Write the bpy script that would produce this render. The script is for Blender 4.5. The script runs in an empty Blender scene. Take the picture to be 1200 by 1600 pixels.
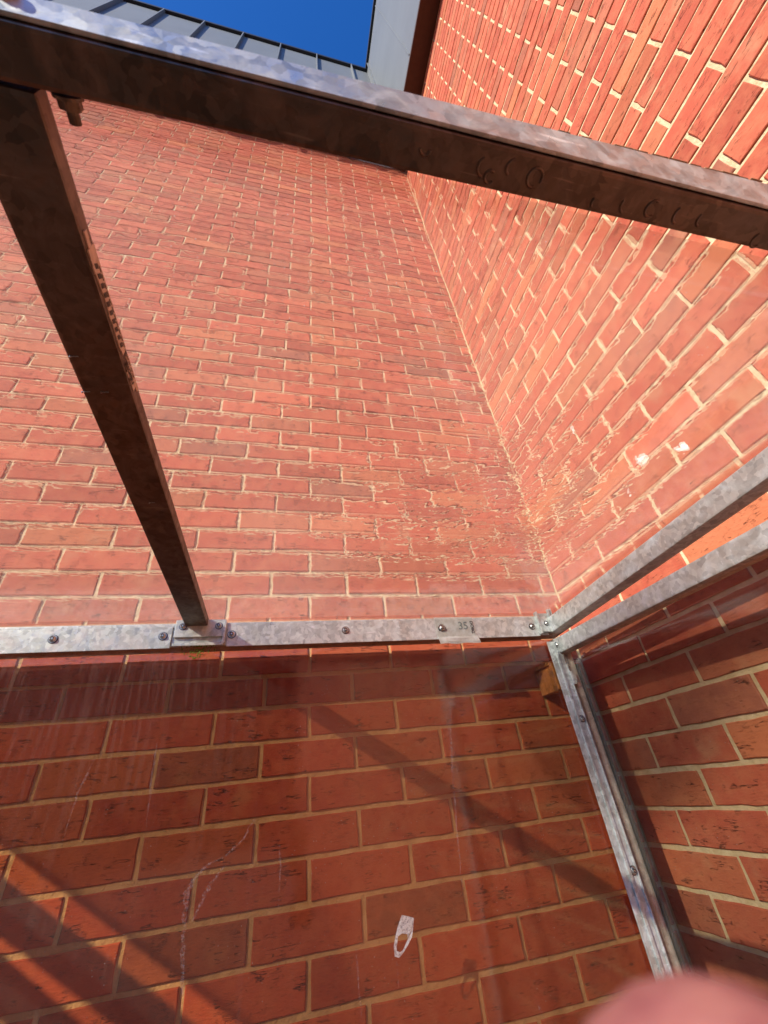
import bpy, bmesh, math, random
from mathutils import Matrix, Vector
random.seed(7)
S = bpy.context.scene
COL = S.collection

# ---------------------------------------------------------------- camera
cam_d = bpy.data.cameras.new("camera")
cam = bpy.data.objects.new("camera", cam_d); COL.objects.link(cam)
S.camera = cam
CAM = Vector((-0.9126, -1.1509, -0.3149))
RM = Matrix(((0.9723, -0.0405, -0.2304), (-0.2119, -0.5693, -0.7943), (-0.0990, 0.8211, -0.5621)))
_e = RM.to_euler()
cam.matrix_world = Matrix.Translation(CAM) @ _e.to_matrix().to_4x4()
cam_d.sensor_fit = 'VERTICAL'; cam_d.sensor_height = 36.0; cam_d.sensor_width = 27.0
cam_d.lens = 14.398
cam_d.clip_start = 0.004; cam_d.clip_end = 2000
cam_d.dof.use_dof = True; cam_d.dof.focus_distance = 1.35; cam_d.dof.aperture_fstop = 10

# ---------------------------------------------------------------- sun and sky
SX, SY, SZ = 1.42, 1.0, -0.96          # the way the sunlight travels
sun_d = bpy.data.lights.new("sun", 'SUN'); sun = bpy.data.objects.new("sun", sun_d); COL.objects.link(sun)
sun_d.energy = 4.8; sun_d.angle = math.radians(0.5); sun_d.color = (1.0, 0.93, 0.80)
sun.rotation_euler = Vector((SX, SY, SZ)).to_track_quat('-Z', 'Y').to_euler()
elev = math.atan2(-SZ, math.hypot(SX, SY))
W = bpy.data.worlds.new("World"); S.world = W; W.use_nodes = True
wn = W.node_tree; wn.nodes.clear()
sky = wn.nodes.new("ShaderNodeTexSky"); sky.sky_type = 'NISHITA'; sky.sun_disc = False
sky.sun_elevation = elev; sky.sun_rotation = math.atan2(-SX, -SY)
sky.altitude = 300; sky.air_density = 1.0; sky.dust_density = 0.4; sky.ozone_density = 5
bg = wn.nodes.new("ShaderNodeBackground"); bg.inputs[1].default_value = 0.15
wo = wn.nodes.new("ShaderNodeOutputWorld")
hsn = wn.nodes.new("ShaderNodeHueSaturation"); hsn.inputs['Saturation'].default_value = 1.25; hsn.inputs['Hue'].default_value = .512
wn.links.new(sky.outputs[0], hsn.inputs['Color']); wn.links.new(hsn.outputs[0], bg.inputs[0]); wn.links.new(bg.outputs[0], wo.inputs[0])
S.view_settings.view_transform = 'Standard'; S.view_settings.look = 'None'
S.view_settings.exposure = 0.74; S.view_settings.gamma = 1.0
S.render.engine = 'CYCLES'
S.cycles.max_bounces = 12; S.cycles.transparent_max_bounces = 16; S.cycles.transmission_bounces = 8
S.cycles.diffuse_bounces = 4; S.cycles.glossy_bounces = 4
S.cycles.sample_clamp_indirect = 4.0; S.cycles.use_denoising = True
S.cycles.caustics_reflective = False; S.cycles.caustics_refractive = True; S.cycles.blur_glossy = 0.5

# ---------------------------------------------------------------- helpers
def tag(o, label=None, cat=None, group=None, kind=None):
    if label: o['label'] = label
    if cat: o['category'] = cat
    if group: o['group'] = group
    if kind: o['kind'] = kind
    return o

def empty(name, loc=(0, 0, 0), **k):
    o = bpy.data.objects.new(name, None); o.location = loc; o.empty_display_size = 0.1
    COL.objects.link(o); return tag(o, **k)

def mesh_obj(name, me, mats, parent=None, loc=(0, 0, 0), rot=(0, 0, 0), smooth=False):
    o = bpy.data.objects.new(name, me); COL.objects.link(o)
    for m in (mats if isinstance(mats, (list, tuple)) else [mats]): me.materials.append(m)
    if parent:
        o.parent = parent
        o.matrix_parent_inverse = Matrix.Identity(4)
        pl = Vector((0, 0, 0)); q = parent
        while q: pl = pl + q.location; q = q.parent
        loc = (loc[0] - pl[0], loc[1] - pl[1], loc[2] - pl[2])
    o.location = loc; o.rotation_euler = rot
    if smooth:
        for p in me.polygons: p.use_smooth = True
    return o

def bm_obj(name, bm, mats, parent=None, **k):
    me = bpy.data.meshes.new(name)
    bmesh.ops.recalc_face_normals(bm, faces=bm.faces)
    bm.to_mesh(me); bm.free()
    return mesh_obj(name, me, mats, parent, **k)

def box(bm, x0, x1, y0, y1, z0, z1, bev=0.0, mat=0, f=None, seg=2):
    vs = []
    for x in (x0, x1):
        for y in (y0, y1):
            for z in (z0, z1):
                v = Vector((x, y, z))
                if f: v = f(v)
                vs.append(bm.verts.new(v))
    q = [(0, 1, 3, 2), (4, 6, 7, 5), (0, 4, 5, 1), (2, 3, 7, 6), (0, 2, 6, 4), (1, 5, 7, 3)]
    fs = [bm.faces.new([vs[i] for i in a]) for a in q]
    for a in fs: a.material_index = mat
    if bev > 0:
        es = list({e for a in fs for e in a.edges})
        bmesh.ops.bevel(bm, geom=es, offset=bev, segments=seg, profile=0.7, affect='EDGES')

def cyl(bm, p, axis, r, h, n=16, r2=None, bev=0):
    a = Vector(axis).normalized()
    m = Matrix.Translation(Vector(p) + a * h / 2) @ a.to_track_quat('Z', 'Y').to_matrix().to_4x4()
    g = bmesh.ops.create_cone(bm, cap_ends=True, segments=n, radius1=r, radius2=r if r2 is None else r2, depth=h, matrix=m)
    if bev:
        es = list({e for v in g['verts'] for e in v.link_edges})
        bmesh.ops.bevel(bm, geom=es, offset=bev, segments=2, affect='EDGES')

class NT:
    def __init__(s, name):
        s.m = bpy.data.materials.new(name); s.m.use_nodes = True
        s.t = s.m.node_tree; s.t.nodes.clear(); s.out = s.t.nodes.new("ShaderNodeOutputMaterial")
    def n(s, typ, **kw):
        d = s.t.nodes.new("ShaderNode" + typ)
        for k, v in kw.items():
            if k in ('ins',):
                for a, b in v.items():
                    if isinstance(b, bpy.types.NodeSocket): s.t.links.new(b, d.inputs[a])
                    else: d.inputs[a].default_value = b
            else: setattr(d, k, v)
        return d
    def math(s, op, a, b=0.0, c=0.0, clamp=False):
        d = s.n("Math", operation=op, use_clamp=clamp, ins={0: a, 1: b, 2: c}); return d.outputs[0]
    def coord(s, scale=(1, 1, 1), rot=(0, 0, 0), kind='Object'):
        tc = s.n("TexCoord"); mp = s.n("Mapping", ins={0: tc.outputs[kind], 2: rot, 3: scale}); return mp.outputs[0]
    def noise(s, vec, scale, detail=4, rough=0.55, dist=0.0):
        return s.n("TexNoise", ins={'Vector': vec, 'Scale': scale, 'Detail': detail, 'Roughness': rough, 'Distortion': dist})
    def ramp(s, fac, stops, interp='LINEAR'):
        d = s.n("ValToRGB", ins={0: fac}); cr = d.color_ramp; cr.interpolation = interp
        while len(cr.elements) > 1: cr.elements.remove(cr.elements[-1])
        cr.elements[0].position = stops[0][0]; cr.elements[0].color = (*stops[0][1], 1)
        for p, c in stops[1:]:
            e = cr.elements.new(p); e.color = (*c, 1)
        return d.outputs[0]
    def mix(s, fac, a, b, blend='MIX'):
        d = s.n("Mix", data_type='RGBA', blend_type=blend)
        for i, v in ((0, fac), (6, a), (7, b)):
            if isinstance(v, bpy.types.NodeSocket): s.t.links.new(v, d.inputs[i])
            else: d.inputs[i].default_value = v if i == 0 else (*v, 1)
        return d.outputs[2]
    def smooth(s, v, lo, hi, a=0.0, b=1.0):
        return s.n("MapRange", interpolation_type='SMOOTHSTEP', ins={0: v, 1: lo, 2: hi, 3: a, 4: b}).outputs[0]
    def surf(s, sh):
        s.t.links.new(sh, s.out.inputs[0]); return s.m

# ---------------------------------------------------------------- materials
def mat_brick():
    t = NT("brick"); at = t.n("Attribute", attribute_name="tone"); sp = t.n("SeparateColor", ins={0: at.outputs['Color']})
    base = t.ramp(sp.outputs[0], [(0, (.40, .085, .048)), (.3, (.46, .100, .056)), (.55, (.50, .122, .066)), (.70, (.36, .072, .042)),
                                  (.84, (.52, .165, .075)), (.94, (.42, .13, .075)), (1, (.31, .11, .07))])
    co = t.coord(); 
    off = t.n("VectorMath", operation='ADD', ins={0: co, 1: t.n("CombineXYZ", ins={0: t.math('MULTIPLY', sp.outputs[2], 37.0), 1: t.math('MULTIPLY', sp.outputs[1], 11.0), 2: 0.0}).outputs[0]}).outputs[0]
    stretch = t.n("Mapping", ins={0: off, 3: (1, 1, 3.2)}).outputs[0]
    n1 = t.noise(off, 26, 5, .6).outputs[0]
    n2 = t.noise(stretch, 70, 6, .7).outputs[0]
    c = t.mix(t.smooth(n1, .35, .7), base, t.mix(.4, base, (.56, .20, .10)))
    c = t.mix(t.smooth(n2, .52, .75, 0, .5), c, (.20, .055, .03))
    c = t.mix(t.smooth(t.noise(off, 9, 3).outputs[0], .60, .75, 0, .45), c, (.50, .27, .15))
    hs = t.n("HueSaturation", ins={4: c, 2: t.math('MULTIPLY_ADD', sp.outputs[1], .26, .88)}).outputs[0]
    # creases pressed into the face of a moulded brick
    cs = t.n("Mapping", ins={0: off, 3: (13, 13, 120)}).outputs[0]
    nz = t.noise(cs, 1.0, 3, .6, .15).outputs[0]
    line = t.smooth(t.math('ABSOLUTE', t.math('SUBTRACT', nz, .5)), 0.0, .022, 1, 0)
    mask = t.smooth(t.noise(t.n('Mapping', ins={0: off, 3: (1, 1, 2.2)}).outputs[0], 20, 2).outputs[0], .585, .64)
    crack = t.math('MULTIPLY', line, mask)
    cs2 = t.n("Mapping", ins={0: off, 3: (40, 40, 260)}).outputs[0]
    nz2 = t.noise(cs2, 1.0, 2, .5, .4).outputs[0]
    line2 = t.math('MULTIPLY', t.smooth(t.math('ABSOLUTE', t.math('SUBTRACT', nz2, .5)), 0.0, .03, 1, 0), t.smooth(t.noise(off, 40, 2).outputs[0], .56, .63))
    c2 = t.mix(t.math('MULTIPLY', t.math('MAXIMUM', crack, t.math('MULTIPLY', line2, .45)), .85), hs, (.045, .014, .01))  # shade inside the creases put into the colour
    h = t.math('ADD', t.math('MULTIPLY', crack, -.0026), t.math('MULTIPLY', line2, -.0008))
    h = t.math('ADD', h, t.math('MULTIPLY', n2, .0016))
    h = t.math('ADD', h, t.math('MULTIPLY', t.noise(off, 420, 3, .7).outputs[0], .0006))
    h = t.math('ADD', h, t.math('MULTIPLY', n1, .0009))
    b = t.n("Bump", ins={'Strength': 1.0, 'Distance': 1.0, 'Height': h})
    p = t.n("BsdfPrincipled", ins={'Base Color': c2, 'Roughness': .85, 'Normal': b.outputs[0], 'Specular IOR Level': .25})
    return t.surf(p.outputs[0])

def mat_mortar():
    t = NT("mortar"); co = t.coord()
    n1 = t.noise(co, 30, 5, .65).outputs[0]; n2 = t.noise(co, 260, 4, .7).outputs[0]
    c = t.ramp(n1, [(.25, (.52, .39, .22)), (.5, (.66, .52, .32)), (.75, (.78, .65, .43))])
    c = t.mix(t.smooth(n2, .55, .75, 0, .35), c, (.30, .22, .13))
    h = t.math('ADD', t.math('MULTIPLY', n2, .0022), t.math('MULTIPLY', t.noise(co, 70, 3).outputs[0], .004))
    b = t.n("Bump", ins={'Strength': 1.0, 'Distance': 1.0, 'Height': h})
    return t.surf(t.n("BsdfPrincipled", ins={'Base Color': c, 'Roughness': .95, 'Normal': b.outputs[0], 'Specular IOR Level': .15}).outputs[0])

def mat_galv(name="galvanised_steel", rust=0.0, tint=(.74, .77, .71), dull=.42):
    t = NT(name); co = t.coord()
    v = t.n("TexVoronoi", ins={'Vector': t.n("VectorMath", operation='ADD', ins={0: co, 1: t.n("VectorMath", operation='SCALE', ins={0: t.noise(co, 40, 3).outputs[1], 3: .02}).outputs[0]}).outputs[0], 'Scale': 110.0})
    sp = t.n("SeparateColor", ins={0: v.outputs['Color']})
    n = t.noise(co, 18, 5, .6, 1.5).outputs[0]
    sw = t.noise(co, 38, 5, .65, .8).outputs[0]
    c = t.mix(t.math('MULTIPLY', sp.outputs[0], .8), tint, tuple(x * .5 for x in tint))
    c = t.mix(t.smooth(n, .42, .68, 0, .4), c, tuple(min(.85, x * 1.25) for x in tint))
    c = t.mix(t.smooth(sw, .5, .62, 0, .25), c, tuple(x * .55 for x in tint))
    scr = t.noise(t.n("Mapping", ins={0: co, 2: (.5, .6, .7), 3: (14, 320, 60)}).outputs[0], 1.0, 2, .5, .3).outputs[0]
    c = t.mix(t.math('MULTIPLY', t.smooth(scr, .64, .70), t.smooth(n, .45, .6)), c, tuple(min(.9, x * 1.5) for x in tint))
    if rust > 0:
        c = t.mix(t.smooth(t.noise(co, 60, 5, .7).outputs[0], .60 - rust * .2, .68, 0, .85), c, (.30, .13, .05))
    met = t.smooth(n, .40, .72, .92 - dull, max(0, .45 - dull))
    rg = t.math('ADD', t.math('MULTIPLY', sp.outputs[1], .16), t.math('MULTIPLY', sw, .45))
    rg = t.math('ADD', rg, .12)
    h = t.math('ADD', t.math('MULTIPLY', sw, .0003), t.math('MULTIPLY', t.noise(co, 500, 2).outputs[0], .00006))
    b = t.n("Bump", ins={'Strength': .8, 'Distance': 1.0, 'Height': h})
    return t.surf(t.n("BsdfPrincipled", ins={'Base Color': c, 'Metallic': met, 'Roughness': rg, 'Normal': b.outputs[0]}).outputs[0])

def plain(name, col, rough=.6, metal=0.0, var=.15, scale=30, bump=.0004, **kw):
    t = NT(name); co = t.coord(); n = t.noise(co, scale, 5, .6).outputs[0]
    c = t.mix(t.smooth(n, .3, .7), tuple(x * (1 - var) for x in col), tuple(min(1, x * (1 + var)) for x in col))
    b = t.n("Bump", ins={'Strength': .8, 'Distance': 1.0, 'Height': t.math('MULTIPLY', n, bump)})
    p = t.n("BsdfPrincipled", ins={'Base Color': c, 'Roughness': rough, 'Metallic': metal, 'Normal': b.outputs[0]})
    for k, v in kw.items(): p.inputs[k].default_value = v
    return t.surf(p.outputs[0])

def sheet_mat(name, wavy, dirt, trans_mix, centre=None, streak=False, tint=(.97, .975, .965)):
    """weathered clear plastic sheet: fresnel gloss, grime film, ripples that bend the view"""
    t = NT(name); co = t.coord()
    n_a = t.noise(co, 9, 3, .5).outputs[0]; n_b = t.noise(co, 2.2, 3, .5).outputs[0]
    n_c = t.noise(co, 300, 3, .7).outputs[0]
    film = t.math('MULTIPLY', t.smooth(n_b, .30, .75, .55, 1.25), dirt)
    if streak:
        st = t.noise(t.coord((110, 110, 5)), 1.0, 4, .6, .3).outputs[0]
        up = t.smooth(t.n("SeparateXYZ", ins={0: t.coord()}).outputs[2], -.62, .05, 0, 1)
        lf = t.smooth(t.n("SeparateXYZ", ins={0: t.coord()}).outputs[0], -.75, -1.35, .15, 1)
        sm = t.math('MULTIPLY', t.math('MULTIPLY', up, lf), t.smooth(st, .45, .68, .25, 1.0))
        film = t.math('ADD', film, t.math('MULTIPLY', sm, .20))
        drip = t.noise(t.coord((38, 38, 1.1)), 1.0, 3, .5, 0).outputs[0]
        film = t.math('ADD', film, t.smooth(drip, .62, .72, 0, .07))
    specks = t.n("TexVoronoi", ins={'Vector': co, 'Scale': 95.0})
    sk = t.math('MULTIPLY', t.smooth(specks.outputs[0], .035, .10, 1, 0), t.smooth(n_a, .44, .6))
    film = t.math('MAXIMUM', film, t.math('MULTIPLY', sk, .55))
    fine = t.math('MULTIPLY', film, t.math('MULTIPLY_ADD', n_c, .5, .75))
    b_gl = t.n("Bump", ins={'Strength': 1.0, 'Distance': 1.0, 'Height': t.math('MULTIPLY', t.noise(co, 9, 2).outputs[0], .0005)}).outputs[0]
    tr = t.n("BsdfTransparent", ins={0: (*tint, 1)}).outputs[0]
    clear = tr
    if wavy > 0:
        w1 = t.noise(t.coord((38, 44, 38)), 1.0, 2, .45, .0).outputs[0]
        h = t.math('MULTIPLY', t.smooth(w1, .40, .78), wavy)
        if centre:
            cx, cy, rad, ang = centre
            cc = t.n("Mapping", ins={0: t.coord(), 1: (-cx, -cy, 0)}).outputs[0]
            s3 = t.n("SeparateXYZ", ins={0: cc})
            r = t.n("VectorMath", operation='LENGTH', ins={0: t.n("CombineXYZ", ins={0: t.math('MULTIPLY', s3.outputs[0], .75), 1: s3.outputs[1]}).outputs[0]}).outputs['Value']
            m = t.smooth(r, rad * .25, rad, 1, 0)
            rc = t.n("Mapping", ins={0: t.coord(), 2: (0, 0, ang)}).outputs[0]
            w2 = t.noise(t.n("Mapping", ins={0: rc, 3: (7, 46, 7)}).outputs[0], 1.0, 1, .4, .3).outputs[0]
            h = t.math('ADD', h, t.math('MULTIPLY', t.math('MULTIPLY', w2, m), wavy * 1.3))
        b_rf = t.n("Bump", ins={'Strength': 1.0, 'Distance': 1.0, 'Height': h}).outputs[0]
        rf = t.n("BsdfRefraction", ins={0: (.97, .97, .955, 1), 1: 0.0, 2: t.math('MULTIPLY_ADD', m, .016, 1.007) if centre else 1.006, 'Normal': b_rf}).outputs[0]
        clear = t.n("MixShader", ins={0: t.math("MULTIPLY_ADD", m, -.42, trans_mix) if centre else trans_mix, 1: rf, 2: tr}).outputs[0]
    gl = t.n("BsdfGlossy", ins={0: (1, 1, 1, 1), 1: .08, 'Normal': b_gl}).outputs[0]
    ge = t.n("NewGeometry")
    cs = t.math('ABSOLUTE', t.n("VectorMath", operation='DOT_PRODUCT', ins={0: b_gl, 1: ge.outputs['Incoming']}).outputs['Value'])
    fr = t.math('MULTIPLY_ADD', t.math('POWER', t.math('SUBTRACT', 1.0, cs, clamp=True), 5.0), .95, .05)
    a = t.n("MixShader", ins={0: fr, 1: clear, 2: gl}).outputs[0]
    dcol = (.78, .68, .62, 1)
    dd = t.n("BsdfDiffuse", ins={0: dcol}).outputs[0]; dt = t.n("BsdfTranslucent", ins={0: dcol}).outputs[0]
    d = t.n("MixShader", ins={0: .65, 1: dd, 2: dt}).outputs[0]
    return t.surf(t.n("MixShader", ins={0: fine, 1: a, 2: d}).outputs[0])

M_brick = mat_brick(); M_mortar = mat_mortar()
M_galv = mat_galv(); M_galv_shaded = mat_galv("shaded_galvanised_steel", rust=.0, tint=(.15, .115, .09), dull=.0)  # dark tint carries the shade of unlit undersides on beam and rafter
M_beam_lit = mat_galv("beam_steel_lit", tint=(.52, .57, .57), dull=.16)
M_post = mat_galv("post_steel", tint=(.60, .63, .60), dull=.6)
M_rust = plain("rusty_edge", (.34, .17, .08), .8, 0, .4, 120, .0008)
M_bolt = plain("bolt_steel", (.55, .55, .53), .3, .9, .2, 80)
M_clad = plain("grey_cladding", (.150, .160, .168), .5, .0, .05, 3, 0)
M_dark = plain("black_trim", (.012, .014, .02), .5)
M_soffit = plain("dark_brown_soffit", (.05, .02, .012), .7)
M_timber = plain("timber", (.50, .27, .10), .8, 0, .35, 55, .0015)
M_tape = plain("clear_tape", (.85, .82, .80), .25, 0, .1, 60, .0012)
def tape_mat():
    t = NT("torn_clear_tape"); co = t.coord(); n = t.noise(co, 260, 4, .7).outputs[0]
    b = t.n("Bump", ins={'Strength': 1.0, 'Distance': 1.0, 'Height': t.math('MULTIPLY', n, .002)}).outputs[0]
    p = t.n("BsdfPrincipled", ins={'Base Color': (.95, .93, .90, 1), 'Roughness': .2, 'Normal': b}).outputs[0]
    return t.surf(t.n("MixShader", ins={0: t.smooth(n, .34, .56, .35, .98), 1: t.n("BsdfTransparent").outputs[0], 2: p}).outputs[0])
M_tape = tape_mat()
M_sticker = plain("sticker_film", (.95, .93, .82), .35, 0, .14, 70, .0007)
M_ink = plain("faded_ink", (.22, .26, .24), .6)
M_blackink = plain("black_ink", (.03, .025, .02), .6)
M_shade_dark = plain("shade_dark", (.03, .025, .022), .6)
M_moss = plain("green_algae", (.14, .17, .02), .9, 0, .4, 300, .002)
M_white = plain("white_salt_bloom", (.85, .82, .74), .95, 0, .1, 200, .002)
M_ground = plain("asphalt", (.042, .040, .038), .9, 0, .3, 60, .004)
M_roof = sheet_mat("roof_sheet_rippled", .0080, .17, .54, centre=(-.53, -.53, .36, .87))
M_clear = sheet_mat("clear_sheet", 0, .012, 1)
M_amber = sheet_mat("yellowed_sheet", 0, .008, 1, tint=(.88, .79, .69))
M_panel = sheet_mat("rear_panel_sheet", 0, .022, 1, streak=True, tint=(.86, .77, .66))
M_endp = sheet_mat("end_panel_sheet", 0, .008, 1, tint=(.99, .975, .90))

# ---------------------------------------------------------------- ground
bm = bmesh.new()
box(bm, -400, 400, -400, 400, -2.6, -1.93)
g = bm_obj("ground", bm, M_ground); tag(g, "dark asphalt ground below the shelter", "ground", kind="structure")

# unseen ridge added behind the viewer to hide sky from the rear panel
bm = bmesh.new(); prev = None
for k in range(121):
    a = math.pi * (.98 + 1.04 * k / 120); R0 = 32
    h = 8.2 + .8 * math.sin(a * 7) + .7 * math.sin(a * 23 + 1) + random.uniform(-.5, .5)
    cur = [bm.verts.new((R0 * rr * math.cos(a), R0 * rr * math.sin(a), z)) for rr, z in ((.9, -1.95), (.96, -1.93 + h * .7), (1.02, -1.93 + h), (1.3, -1.95))]
    if prev:
        for i in range(3): bm.faces.new((prev[i], cur[i], cur[i + 1], prev[i + 1]))
    prev = cur
hl = bm_obj("sky_blocker", bm, plain("sky_blocker_green", (.035, .05, .02), .95, 0, .5, .4, .3)); tag(hl, "unseen dark ridge added behind the viewer to block reflected sky", "sky_blocker", kind="structure")

# ---------------------------------------------------------------- brick building
H, V = .1125, .075
ZTOP = 4.27
def brick_wall(name, parent, length, perp, sgn, rot, label):
    """local frame: wall runs along sgn*x from the corner, face towards -y"""
    verts, faces, tone = [], [], []
    for r in range(-56, 26):
        z = -r * V; hz = .0325
        xs = perp(r, length)               # distances from the corner of the joint centres
        edges = [0.0] + xs
        for a, b in zip(edges[:-1], edges[1:]):
            a2 = a + (.005 if a > 0 else .004); b2 = b - .005
            if b2 - a2 < .02: continue
            L = b2 - a2; nx = max(2, int(L / .028)); nz = 3
            dz = random.uniform(-.0012, .0012); dy = random.uniform(-.0013, .0006); tw = random.uniform(-.0007, .0007)
            loop = []
            for i in range(nx): loop.append((a2 + L * i / nx, z - hz))
            for i in range(nz): loop.append((b2, z - hz + 2 * hz * i / nz))
            for i in range(nx): loop.append((b2 - L * i / nx, z + hz))
            for i in range(nz): loop.append((a2, z + hz - 2 * hz * i / nz))
            cx = (a2 + b2) / 2; n = len(loop); base = len(verts)
            jit = [(random.gauss(0, .0006), random.gauss(0, .0006), random.gauss(0, .0002)) for _ in loop]
            for ring, (ins, yy) in enumerate(((.0016, 0), (0.0, .0014), (0.0, .016))):
                for k, (x, zz) in enumerate(loop):
                    jx, jz, jy = jit[k]
                    x1 = x + (ins if x < cx else -ins) * (1 if abs(abs(x - cx) - L / 2) < 1e-6 else 0)
                    z1 = zz + (ins if zz < z else -ins) * (1 if abs(abs(zz - z) - hz) < 1e-6 else 0)
                    f = 1 if ring < 2 else 1
                    verts.append((sgn * max(.001, x1 + jx * f), yy + dy + tw * (x - cx) / .1 + jy, z1 + jz * f + dz))
            idx = lambda rg, k: base + rg * n + k % n
            flip = sgn < 0
            def add(q): faces.append(q[::-1] if flip else q)
            add([idx(0, k) for k in range(n)])
            for rg in (0, 1):
                for k in range(n): add([idx(rg, k), idx(rg + 1, k), idx(rg + 1, k + 1), idx(rg, k + 1)])
            tn = (random.random(), random.random(), random.random(), 1.0)
            tone += [tn] * (3 * n)
    me = bpy.data.meshes.new(name); me.from_pydata(verts, [], faces)
    at = me.attributes.new("tone", 'FLOAT_COLOR', 'POINT')
    at.data.foreach_set("color", [c for t in tone for c in t])
    w = mesh_obj(name, me, M_brick, parent, rot=(0, 0, rot))
    if label: w['label'] = label
    # mortar bed, slightly uneven, behind the brick faces, and the thickness of the wall
    bm = bmesh.new()
    nx = int(length / .05); rows = int((ZTOP + 1.93) / .05)
    grid = [[bm.verts.new((sgn * (length * i / nx - .012), (.0036 if sgn < 0 else .0030) + random.gauss(0, .0005), -1.95 + (ZTOP + 1.95) * j / rows)) for j in range(rows + 1)] for i in range(nx + 1)]
    for i in range(nx):
        for j in range(rows):
            bm.faces.new((grid[i][j], grid[i + 1][j], grid[i + 1][j + 1], grid[i][j + 1]))
    x0, x1 = sorted((-sgn * .30 if sgn < 0 else .0, sgn * length))
    box(bm, x0, x1, .02, .30, -1.95, ZTOP)
    m = bm_obj("mortar", bm, M_mortar, w)
    m.location = (0, 0, 0)
    return w, m

bld = empty("brick_building", (0, 0, -1.93), label="tall red brick building corner topped with grey metal cladding, behind the clear shelter", cat="building")
def perpA(r, L):
    out = []; c = 6 if r % 2 == 0 else 7
    while True:
        d = (7.44 - c) * H
        if d > L: out.append(L); return out
        if d > .02: out.append(d)
        c -= 2
def perpB(r, L):
    out = []; c = 1 if r % 2 == 0 else 2
    while True:
        d = (c + .2046) * H
        if d > L: out.append(L); return out
        out.append(d); c += 2
wA, mA = brick_wall("brick_wall", bld, 7.5, perpA, -1, 0, "brick wall seen through the roof sheet and the rear panel")
wB, mB = brick_wall("brick_wall", bld, 6.0, perpB, 1, -math.pi / 2, "brick wall on the right, running towards the viewer")
bm = bmesh.new(); box(bm, .004, .30, -22, -6.0, -1.95, ZTOP); bm_obj("brick_wall", bm, M_brick, bld)
# white salt bloom on two joints of the right wall
for (y, z, s) in ((-.512, .352, .011), (-.612, .292, .011), (-.497, .36, .006), (-.43, .30, .006), (-.600, .300, .006), (-.36, .62, .008)):
    bm = bmesh.new()
    for k in range(14):
        a = random.uniform(0, 6.28); rr = random.uniform(0, s)
        bmesh.ops.create_icosphere(bm, subdivisions=2, radius=random.uniform(.25, .6) * s, matrix=Matrix.Translation((0, y + math.cos(a) * rr, z + math.sin(a) * rr)) @ Matrix.Diagonal((.22, 1, 1, 1)))
    bm_obj("salt_bloom", bm, M_white, bld)

# soffit, cladding, seams, coping
OV = .14; ZC = 7.30
bm = bmesh.new(); box(bm, -7.5, .30, -OV, .30, ZTOP, ZTOP + .03); bm_obj("soffit", bm, M_soffit, bld)
bm = bmesh.new(); box(bm, -OV, .30, -22.0, -OV, ZTOP, ZTOP + .03); bm_obj("soffit", bm, M_soffit, bld)
bm = bmesh.new(); box(bm, -7.5, -OV, -OV, .02, ZTOP + .031, ZC); clA = bm_obj("cladding", bm, M_clad, bld)
bm = bmesh.new(); box(bm, -OV, .10, -22.0, -OV - .002, ZTOP + .031, ZC); clB = bm_obj("cladding", bm, M_clad, bld)
for i in range(17):
    x = -.35 - .4325 * i
    bm = bmesh.new(); box(bm, x - .006, x + .006, -OV - .036, -OV + .002, ZTOP + .05, ZC + .002, .002)
    bm_obj("seam", bm, M_clad, clA)
for i in range(20):
    y = -.26 - .4325 * i if i else -.22
    bm = bmesh.new(); box(bm, -OV - (.006 if i else .02), -OV + .002, y - .005, y + .005, ZTOP + .05, ZC + .002, .002)
    bm_obj("seam", bm, M_clad, clB)
bm = bmesh.new(); box(bm, -7.5, -OV - .030, -OV - .030, .3, ZC + .003, ZC + .075, .006); bm_obj("coping", bm, M_dark, bld)
bm = bmesh.new(); box(bm, -OV - .028, .3, -22.0, .3, ZC + .003, ZC + .073, .006); bm_obj("coping", bm, M_dark, bld)

# ---------------------------------------------------------------- shelter
GZ = -1.93
YF, YB = -.12, -.065          # front and back plane of the rear rail
XR = -.12                     # right-hand end frame (outer face)
XL = -2.06
sh = empty("shelter", ((XL + XR) / 2, -.6, GZ), label="small open-fronted shelter of galvanised steel tube with clear plastic roof and panels", cat="shelter")

def tube(name, x0, x1, y0, y1, z0, z1, mat=None, f=None, parent=sh, bev=.004, label=None):
    bm = bmesh.new(); box(bm, x0, x1, y0, y1, z0, z1, bev, f=f)
    o = bm_obj(name, bm, mat or M_galv, parent)
    if label: o['label'] = label
    return o

def bolt(p, ax, r=.0065, parent=None, washer=True):
    """dome bolt with washer, a dark ring for its shadow and a dark hex for the recess"""
    a = Vector(ax).normalized(); bm = bmesh.new()
    if washer:
        cyl(bm, p, a, r * 1.42, .0010, 24)
        for fc in bm.faces: fc.material_index = 1  # dark ring paints the shadow round the washer
        cyl(bm, Vector(p) + a * .001, a, r * 1.2, .0010, 24)
    q = Vector(p) + a * .002
    cyl(bm, q, a, r * .98, r * .35, 24, r2=r * .92)
    cyl(bm, q + a * r * .35, a, r * .92, r * .3, 24, r2=r * .6)
    n0 = len(bm.faces)
    cyl(bm, q + a * (r * .64), a, r * .34, r * .04, 6)
    bm.faces.ensure_lookup_table()
    for fc in bm.faces[n0:]: fc.material_index = 1  # dark disc paints the shade of the hex recess
    m = bm_obj("bolt", bm, [M_bolt, M_shade_dark], parent or sh, smooth=False)
    return m

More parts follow.
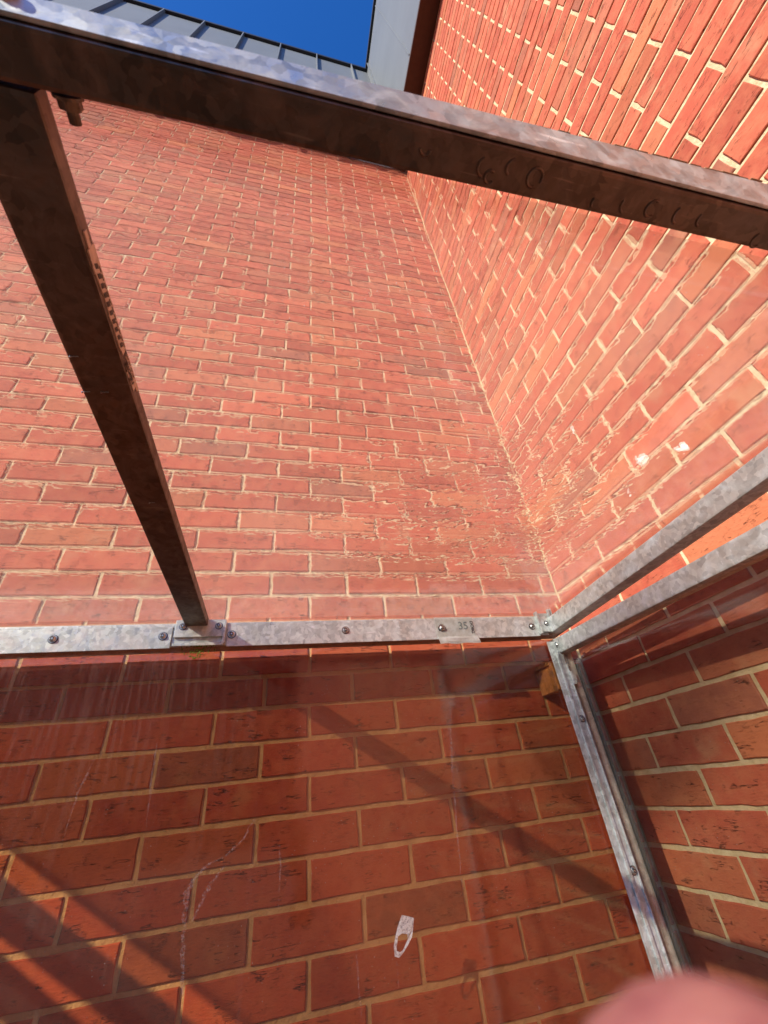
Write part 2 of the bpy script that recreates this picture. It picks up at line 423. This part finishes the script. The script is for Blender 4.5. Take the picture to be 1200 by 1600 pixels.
# rear rail with its clamp strips
rail = tube("rear_rail", XL + .002, XR - .045, YF + .004, YB, .010, .066, M_galv)
tube("clamp_strip", -1.04, -.197, YF - .0005, YF + .0035, .006, .0615, bev=.0008, parent=rail)
tube("clamp_strip", XL + .07, -1.163, YF - .0005, YF + .0035, .006, .0565, bev=.0008, parent=rail)
for x in (-.186 - .03, -.492, -.754, -1.030, -1.181, -1.402, -1.62, -1.84):
    bolt((x, YF - .0006, .034 if x != -.754 else .037), (0, -1, 0), .0068, rail)
# bracket under the middle rafter
br = tube("bracket", -1.158, -1.046, YF - .0035, YF + .003, .030, .071, bev=.0010)
tube("lip", -1.157, -1.047, YF - .008, YF + .003, .008, .0145, bev=.001, parent=br)
tube("lip", -1.050, -1.044, YF - .008, YF + .003, .012, .066, bev=.001, parent=br)
for x in (-1.141, -1.061): bolt((x, YF - .0036, .055), (0, -1, 0), .0060, br)
# bracket at the right-hand corner
br2 = tube("bracket", -.196, -.147, YF - .006, YF + .003, .016, .070, bev=.0012)
tube("lip", -.198, -.193, YF - .012, YF + .002, .010, .074, bev=.001, parent=br2)
tube("lip", -.158, -.154, YF - .016, YF - .005, .026, .080, bev=.001, parent=br2)
tube("lip", -.151, -.147, YF - .016, YF - .005, .026, .080, bev=.001, parent=br2)
bolt((-.170, YF - .0062, .040), (0, -1, 0), .0052, br2)

# sticker wrapped round the rail, bottom flap curling forward
bm = bmesh.new()
prof = [(YF - .0012, .0655), (YF - .0013, .05), (YF - .0015, .03), (YF - .0022, .012), (YF - .0060, .006), (YF - .0075, -.002), (YF - .0070, -.0085)]
n = 12
grid = []
for i in range(n + 1):
    u = i / n; x = -.508 + .113 * u
    row = []
    for j, (y, z) in enumerate(prof):
        sk = .010 * (1 - j / 6) * (1 if i == 0 else 0) - .0
        row.append(bm.verts.new((x + (.010 * (j / 6) - .004) * (1 if u > .5 else .6), y - .0012 * math.sin(u * 9 + j) * (j > 3), z + .0012 * math.sin(u * 12) * (j > 4))))
    grid.append(row)
for i in range(n):
    for j in range(len(prof) - 1):
        bm.faces.new((grid[i][j], grid[i + 1][j], grid[i + 1][j + 1], grid[i][j + 1]))
bmesh.ops.solidify(bm, geom=bm.faces[:], thickness=.0003)
stk = bm_obj("sticker", bm, M_sticker, sh, smooth=False); stk['label'] = "peeling pale sticker reading 35 on the rear rail"
bolt((-.491, YF - .0022, .036), (0, -1, 0), .0068, rail)

def text(name, body, size, loc, rot, mat, parent, ext=.0002):
    cu = bpy.data.curves.new(name, 'FONT'); cu.body = body; cu.size = size; cu.extrude = ext; cu.align_x = 'CENTER'; cu.align_y = 'CENTER'
    o = bpy.data.objects.new("tmp", cu); COL.objects.link(o)
    dg = bpy.context.evaluated_depsgraph_get(); me = bpy.data.meshes.new_from_object(o.evaluated_get(dg))
    bpy.data.objects.remove(o)
    me.materials.clear()
    return mesh_obj(name, me, mat, parent, loc=loc, rot=rot)
text("print", "35", .030, (-.4285, YF - .0024, .040), (math.pi / 2, 0, 0), M_ink, stk)
text("print", "DOIIG", .0125, (-.4025, YF - .0024, .036), (math.pi / 2, math.pi / 2, 0), M_blackink, stk)

# right-hand post with clamp strip
def post(x0, x1, y0, y1, ztop, parent=sh):
    o = tube("post", x0, x1, y0, y1, GZ + .008, ztop, M_post, parent=parent)
    return o
def foot(x, y):
    bm = bmesh.new(); box(bm, x - .06, x + .06, y - .06, y + .06, GZ + .001, GZ + .007, .001); bm_obj("foot_plate", bm, M_galv_shaded, sh)
p_rr = post(-.158, -.118, YF, YF + .04, -.002); foot(-.138, YF + .02)
tube("clamp_strip", -.186, -.1485, YF - .0045, YF - .0005, GZ + .3, -.012, bev=.0008, parent=p_rr)
tube("clamp_strip", -.172, -.1645, YF - .0085, YF - .0045, GZ + .3, -.016, bev=.0016, parent=p_rr)
tube("clamp_strip", -.150, -.1465, YF - .0075, YF - .0045, GZ + .3, -.075, bev=.001, parent=p_rr)
for z in (-.022, -.210, -.506, -.80, -1.1, -1.4): bolt((-.157, YF - .0050, z), (0, -1, 0), .0058, p_rr)
tube("latch", -.150, -.136, YF - .011, YF - .001, -.128, -.095, bev=.002, parent=p_rr)
bolt((-.141, YF - .011, -.122), (0, -1, 0), .0038, p_rr, washer=False)
tube("shade_strip", -.1172, -.112, YF - .006, YF + .046, GZ + .3, -.075, M_shade_dark, bev=.001, parent=p_rr)  # dark strip standing in for the shadow beside the post
# upper (roof) rafter and lower rail of an end frame
def sl(k, z0=0.0):
    return lambda v: Vector((v.x, v.y, v.z + k * (v.y - YF)))
def end_frame(xo, s):
    """xo: inner face; s: +1 right end, -1 left end"""
    a, b = (xo, xo + .042) if s > 0 else (xo - .042, xo)
    up = tube("end_rafter", a, b, -1.046, -.066, .0145, .0565, f=sl(-.040))
    lo = tube("end_rail", a + .001, b - .001, -1.075, YF - (.0 if s > 0 else 0), -.0445, -.0045, f=sl(.016))
    return up, lo
end_frame(-.160, 1); end_frame(XL, -1)
p_lr = post(XL - .04, XL, YF, YF + .04, -.002); foot(XL - .02, YF + .02)
p_rf = post(-.158, -.118, -1.083, -1.045, .083); foot(-.138, -1.064)
p_lf = post(XL - .04, XL, -1.083, -1.045, .083); foot(XL - .02, -1.064)

# middle rafter: shallow channel, bolted to the front beam
raft = tube("rafter", -1.137, -1.087, -1.044, -.086, .056, .077, M_galv_shaded, f=sl(-.036), bev=.0035)
# torn label along its right side
bm = bmesh.new()
for i in range(26):
    y = -.960 + .165 * i / 26; y2 = y + .165 / 26 + .0002
    if i in (18,): continue
    zb = .0575 - .036 * (y - YF)
    bot = zb + (.0005 + .004 * random.random()); top = zb + .0165 - (.006 if i < 2 else 0)
    if i in (0, 1, 19, 25): bot = top - .006
    box(bm, -1.0872, -1.0862 + random.uniform(0, .0003), y, y2, bot, top)
lab = bm_obj("torn_label", bm, plain("label_paper", (.62, .50, .42), .7, 0, .15, 80, .0006), sh)
bm = bmesh.new()
for i in range(10):
    y = -.937 + i * .0085; zb = .0575 - .036 * (y - YF)
    box(bm, -1.0862, -1.0856, y, y + .0045, zb + .0045, zb + .0105, f=lambda v, y=y, zb=zb: v + Vector((0, (v.z - zb) * .35, 0)))
for i in range(16):
    y = -.93 + i * .0075; zb = .0575 - .036 * (y - YF)
    box(bm, -1.0862, -1.0856, y, y + .0055, zb + .0125, zb + .0133)
bm_obj("print", bm, M_blackink, lab)
zb = .0575 + .036 * .70
text("print", "BIGIBU", .009, (-1.0856, -.822, .0575 + .036 * .702 + .006), (math.pi / 2, 0, math.pi / 2), M_blackink, lab)
# tiny swarf nicks that catch the light under the rafter
for (x, y) in ((-1.134, -.842), (-1.118, -.800), (-1.137, -.798), (-1.112, -.602)):
    z = .0556 - .036 * (y - YF)
    bm = bmesh.new()
    cyl(bm, (x, y, z), (.3, .2, -1), .0009, .0014, 8)
    cyl(bm, (x, y, z - .0003), (1, -.15, 0), .0003, .008, 6)
    bm_obj("swarf", bm, M_bolt, raft)

# front beam, slightly twisted along its length
def fb(v):
    u = (v.x + 1.09) / .59
    lo = v.z < .1
    if v.y > -1.06: v.y = -1.046 - .009 * u
    else: v.y = (-1.075 - .0075 * u) if lo else (-1.0745 - .0155 * u)
    return v
beam = tube("front_beam", XL - .045, -.1155, -1.075, -1.046, .090, .134, M_galv_shaded, f=fb, bev=.0028)
def fbc(v):
    u = (v.x + 1.09) / .59; k = (v.z - .09) / .048
    v.y += (-.0075 * (1 - k) - .0155 * k) * u + .0005 * k
    return v
tube("clamp_strip", XL - .04, -.118, -1.0790, -1.0762, .0935, .1345, M_beam_lit, f=fbc, bev=.0008, parent=beam)  # added strip in brighter steel for the beam's sunlit outer face
bm = bmesh.new()
def fbe(v):
    u = (v.x + 1.09) / .59; v.y += -.0155 * u; return v
for i in range(60):
    x0 = -1.25 + i * .019 + random.uniform(-.003, .003); L = random.uniform(.010, .022)
    box(bm, x0, x0 + L, -1.0795 - random.uniform(0, .0010), -1.060, .1338, .1338 + random.uniform(.0008, .0026), .0003, f=fbe, seg=1)
bm_obj("rusty_edge", bm, M_rust, beam)
# drip rings in the zinc on the underside
for (x, y, r, a0, a1) in ((-.7689, -1.0640, .006, 1.7, 4.2), (-.7625, -1.0590, .0042, .6, 5.2), (-.746, -1.0680, .0052, 2.0, 4.6), (-.7245, -1.0655, .0065, 1.2, 6.6), (-.660, -1.060, .005, 2.2, 3.6),
                          (-.6301, -1.0640, .007, 1.8, 3.4), (-.6058, -1.0650, .0062, .9, 5.0), (-.5745, -1.0660, .007, 1.7, 3.8), (-.5497, -1.067, .006, 1.8, 3.6), (-.4781, -1.062, .006, .8, 4.0), (-.82, -1.066, .004, 0, 3)):
    n = 14; bm = bmesh.new()
    for k in range(n):
        t0 = a0 + (a1 - a0) * k / n; t1 = a0 + (a1 - a0) * (k + 1) / n
        A = Vector((x + r * math.cos(t0), y + r * math.sin(t0), .0902)); B = Vector((x + r * math.cos(t1), y + r * math.sin(t1), .0902))
        cyl(bm, A, B - A, .0013, (B - A).length * 1.15, 8)
    bm_obj("zinc_drip", bm, M_galv_shaded, beam)
# bolt through the beam into the rafter end: head outside, nut and thread inside
bm = bmesh.new()
cyl(bm, (-1.094, -1.0780, .112), (0, -1, 0), .0125, .0022, 28, bev=.0004)
cyl(bm, (-1.094, -1.0800, .112), (0, -1, 0), .0085, .0065, 6, bev=.0008)
cyl(bm, (-1.094, -1.0865, .112), (0, -1, 0), .0050, .005, 16, bev=.0008)
bm_obj("bolt_head", bm, M_bolt, beam)
bm = bmesh.new()
cyl(bm, (-1.070, -1.0455, .098), (0, 1, 0), .0095, .002, 24)
cyl(bm, (-1.070, -1.0436, .098), (0, 1, 0), .0078, .0062, 6, bev=.0006)
cyl(bm, (-1.070, -1.0375, .098), (0, 1, 0), .0040, .008, 14, bev=.0005)
bm_obj("nut", bm, M_galv_shaded, beam)

# sheets ---------------------------------------------------------------------
def sheet(name, nx, ny, fn, th, mats, parent=sh):
    """fn(u,v)->(point, normal); two skins th apart and a rim"""
    bm = bmesh.new(); A = []; B = []
    for i in range(nx + 1):
        ra, rb = [], []
        for j in range(ny + 1):
            p, nrm = fn(i / nx, j / ny)
            ra.append(bm.verts.new(p)); rb.append(bm.verts.new(Vector(p) + Vector(nrm) * th))
        A.append(ra); B.append(rb)
    def q(a, b, c, d, m):
        f = bm.faces.new((a, b, c, d)); f.material_index = m; f.smooth = True
    for i in range(nx):
        for j in range(ny):
            q(A[i][j], A[i][j + 1], A[i + 1][j + 1], A[i + 1][j], 0)
            q(B[i][j], B[i + 1][j], B[i + 1][j + 1], B[i][j + 1], 1)
    for i in range(nx):
        q(A[i][0], A[i + 1][0], B[i + 1][0], B[i][0], 1); q(A[i][ny], B[i][ny], B[i + 1][ny], A[i + 1][ny], 1)
    for j in range(ny):
        q(A[0][j], B[0][j], B[0][j + 1], A[0][j + 1], 1); q(A[nx][j], A[nx][j + 1], B[nx][j + 1], B[nx][j], 1)
    me = bpy.data.meshes.new(name); bm.to_mesh(me); bm.free()
    return mesh_obj(name, me, mats, parent)

def roof_fn(u, v):
    x = XL + .02 + (XR - .02 - XL) * u; y = -1.044 + .974 * v
    z = .0785 - .036 * (y - YF)
    return (x, y, z), (0, 0, 1)
roof = sheet("roof_sheet", 40, 20, roof_fn, .003, [M_roof, M_clear])
roof['label'] = "clear plastic roof sheet that ripples the bricks seen through it"

def rear_fn(u, v):
    x = XL + .004 + (-.150 - XL) * u; z = -1.75 + (1.75 + .009) * v
    # held flat at the posts and rail, bowing gently backwards between them
    e = max(0.0, -.170 - x); top = max(0.0, .006 - z)
    bow = .010 * (1 - math.exp(-e / .16)) * (1 - math.exp(-top / .10))
    return (x, YF + .006 + bow, z), (0, 1, 0)
rp = sheet("rear_panel", 80, 60, rear_fn, .003, [M_panel, M_amber])
rp['label'] = "clear rear panel with dirt streaks below the rail"
def endp_fn(xx, s):
    def fn(u, v):
        y = -1.045 + (1.045 + YF - .004) * u; z = -1.75 + (1.75 - .047) * v
        top = max(0.0, -.05 - z); e = max(0, -.13 - y)
        bow = .008 * (1 - math.exp(-e / .2)) * (1 - math.exp(-top / .12)) * s
        return (xx + bow, y, z + .016 * (y - YF)), (s, 0, 0)
    return fn
ep = sheet("end_panel", 40, 40, endp_fn(-.145, 1), .003, [M_endp, M_clear])
ep['label'] = "clear end panel on the right, in front of the right brick wall"
ep2 = sheet("end_panel", 20, 20, endp_fn(XL - .015, -1), .003, [M_endp, M_clear])
ep2['label'] = "clear end panel on the left"

# bit of torn clear tape stuck on the rear panel
bm = bmesh.new()
T = [(-0.67, -0.5093), (-0.6578, -0.5127), (-0.6469, -0.5164), (-0.6501, -0.5295), (-0.6542, -0.5409), (-0.6643, -0.5512), (-0.6733, -0.559), (-0.6819, -0.5642), (-0.6899, -0.5614), (-0.6902, -0.5483), (-0.6858, -0.5364), (-0.68, -0.5245)]
Ti = [(-0.6732, -0.534), (-0.6671, -0.5348), (-0.6623, -0.5364), (-0.6629, -0.5405), (-0.6641, -0.5446), (-0.6692, -0.5505), (-0.6735, -0.5557), (-0.6798, -0.5572), (-0.6855, -0.5548), (-0.6848, -0.5491), (-0.6829, -0.5436), (-0.6808, -0.5363)]
yy = lambda x, z: rear_fn((x - XL - .004) / (-.150 - XL), (z + 1.75) / 1.759)[0][1] - .0009
o_ = [bm.verts.new((x, yy(x, z) - random.uniform(0, .0012), z)) for x, z in T]; i_ = [bm.verts.new((x, yy(x, z) - random.uniform(0, .002), z)) for x, z in Ti]
for k in range(len(T)):
    k2 = (k + 1) % len(T); bm.faces.new((o_[k], o_[k2], i_[k2], i_[k]))
bmesh.ops.solidify(bm, geom=bm.faces[:], thickness=.0004)
tp = bm_obj("tape_scrap", bm, M_tape, rp)
# whitish smears and scratches on the rear panel
def smear_mat():
    t = NT("dried_smear"); co = t.coord(); n = t.noise(co, 220, 4, .7).outputs[0]
    p = t.n("BsdfDiffuse", ins={0: (.85, .84, .88, 1)}).outputs[0]
    return t.surf(t.n("MixShader", ins={0: t.smooth(n, .40, .66, 0.0, .17), 1: t.n("BsdfTransparent").outputs[0], 2: p}).outputs[0])
M_smear = smear_mat()
SM = [[(-1.046, -0.556), (-1.054, -0.512), (-1.057, -0.465), (-1.059, -0.427), (-1.05, -0.409), (-1.028, -0.392), (-0.999, -0.384), (-0.971, -0.363), (-0.95, -0.333)],
[(-1.044, -0.467), (-1.035, -0.447), (-1.019, -0.419), (-0.998, -0.397)],
[(-0.496, -0.122), (-0.518, -0.26), (-0.533, -0.389), (-0.541, -0.48)],
[(-0.901, -0.378), (-0.897, -0.417), (-0.899, -0.47)],
[(-0.433, -0.652), (-0.428, -0.676)],
[(-0.76, -0.539), (-0.755, -0.63)],
[(-0.687, -0.566), (-0.687, -0.601)],
[(-1.262, -0.198), (-1.278, -0.259), (-1.282, -0.335)],
[(-1.155, -0.184), (-1.153, -0.245), (-1.147, -0.322)],
]
for q, (line, w) in enumerate(zip(SM, (.010, .008, .0045, .003, .003, .003, .002, .004, .004))):
    bm = bmesh.new(); prev = None
    P2 = []
    for (x0, z0), (x1, z1) in zip(line[:-1], line[1:]):
        for k in range(6): P2.append((x0 + (x1 - x0) * k / 6, z0 + (z1 - z0) * k / 6))
    P2.append(line[-1])
    for k, (x, z) in enumerate(P2):
        u = k / (len(P2) - 1); ww = w * (.35 + .65 * math.sin(math.pi * min(1, u * 1.1))) * random.uniform(.6, 1.2)
        xx = x + random.gauss(0, w * .12); y = yy(xx, z)
        a, b = bm.verts.new((xx - ww / 2, y, z)), bm.verts.new((xx + ww / 2, y, z))
        if prev: bm.faces.new((prev[0], prev[1], b, a))
        prev = (a, b)
    bmesh.ops.solidify(bm, geom=bm.faces[:], thickness=.0001)
    bm_obj("smear", bm, M_smear, rp)
# algae where the rafter drips on the rail
bm = bmesh.new()
for k in range(90):
    x = random.gauss(-1.105, .016); z = .004 - abs(random.gauss(0, .009)); y = YF + .0045
    bmesh.ops.create_icosphere(bm, subdivisions=1, radius=random.uniform(.0006, .0020), matrix=Matrix.Translation((x, y, z)) @ Matrix.Diagonal((1.2, .5, 1.3, 1)))
for k in range(60):
    x = random.gauss(-1.10, .02); z = .0075; y = random.uniform(YF - .006, YF + .002)
    bmesh.ops.create_icosphere(bm, subdivisions=1, radius=random.uniform(.0006, .0018), matrix=Matrix.Translation((x, y, z)))
bm_obj("algae", bm, M_moss, rp)

# ---------------------------------------------------------------- timber packer wedged behind the post
bm = bmesh.new()
box(bm, -.158, -.108, -.072, -.001, -.128, -.062, .002)
box(bm, -.168, -.120, -.060, -.0012, -.0615, -.052, .001)
box(bm, -.172, -.159, -.066, -.0014, -.132, -.070, .0015)
pk = bm_obj("timber_packer", bm, M_timber)
tag(pk, "small rough timber block wedged between post and brick wall", "block")

# ---------------------------------------------------------------- fingertip and hand of the photographer
def cw(x, y, z): return CAM + RM @ Vector((x, y, z))
J = {}
bm = bmesh.new(); sk = []
def jv(p, r):
    v = bm.verts.new(cw(*p)); sk.append(r); return v
wrist2 = jv((.115, -.270, .10), .030); wrist = jv((.105, -.215, .085), .026); palm = jv((.092, -.165, .062), .031)
bm.edges.new((wrist2, wrist)); bm.edges.new((wrist, palm))
chains = [
    [((.062, -.128, .040), .0115), ((.046, -.094, .010), .0098), ((.034, -.068, -.012), .0100), ((.0230, -.0440, -.0210), .0130), ((.0155, -.0318, -.0215), .0134)],
    [((.084, -.122, .035), .0112), ((.086, -.096, -.002), .0096), ((.070, -.088, -.022), .0090), ((.056, -.094, -.024), .0080)],
    [((.102, -.128, .030), .0108), ((.108, -.108, -.006), .0092), ((.094, -.104, -.026), .0086), ((.080, -.110, -.028), .0076)],
    [((.118, -.140, .028), .0098), ((.127, -.126, -.006), .0082), ((.114, -.124, -.022), .0076), ((.102, -.130, -.024), .0068)],
    [((.066, -.172, .044), .0140), ((.040, -.150, .024), .0112), ((.026, -.128, .004), .0102), ((.022, -.112, -.010), .0086)],
]
for ch in chains:
    prev = palm
    for p, r in ch:
        v = jv(p, r); bm.edges.new((prev, v)); prev = v
me = bpy.data.meshes.new("person"); bm.to_mesh(me); bm.free()
hand = bpy.data.objects.new("person", me); COL.objects.link(hand)
hand.modifiers.new("skin", 'SKIN'); sv = me.skin_vertices[0].data
for v, r in zip(sv, sk): v.radius = (r, r)
sv[0].use_root = True
ss = hand.modifiers.new("sub", 'SUBSURF'); ss.levels = 2; ss.render_levels = 3
dg = bpy.context.evaluated_depsgraph_get(); me2 = bpy.data.meshes.new_from_object(hand.evaluated_get(dg))
bpy.data.objects.remove(hand)
t = NT("skin"); co = t.coord(); nn = t.noise(co, 120, 4).outputs[0]
M_skin = t.surf(t.n("BsdfPrincipled", ins={'Base Color': t.mix(t.smooth(t.noise(co, 75, 3).outputs[0], .35, .65), (.21, .065, .07), (.38, .17, .14)), 'Roughness': .5, 'Subsurface Weight': .4, 'Subsurface Radius': (.008, .003, .0015), 'Subsurface Scale': 1.0,
            'Normal': t.n("Bump", ins={'Strength': .5, 'Distance': 1.0, 'Height': t.math('MULTIPLY', nn, .0003)}).outputs[0]}).outputs[0])
per = empty("person", tuple(cw(.105, -.215, .085)), label="pink fingertip of the photographer's hand, out of focus at the bottom right corner", cat="person")
hm = mesh_obj("hand", me2, M_skin, per, smooth=True)
# cuff
bm = bmesh.new()
a = cw(.1065, -.222, .087); b = cw(.125, -.335, .125)
cyl(bm, a, b - a, .037, (b - a).length, 32, r2=.043, bev=.003)
bm_obj("sleeve", bm, plain("navy_sleeve", (.03, .04, .08), .9, 0, .2, 200, .001), per, smooth=True)
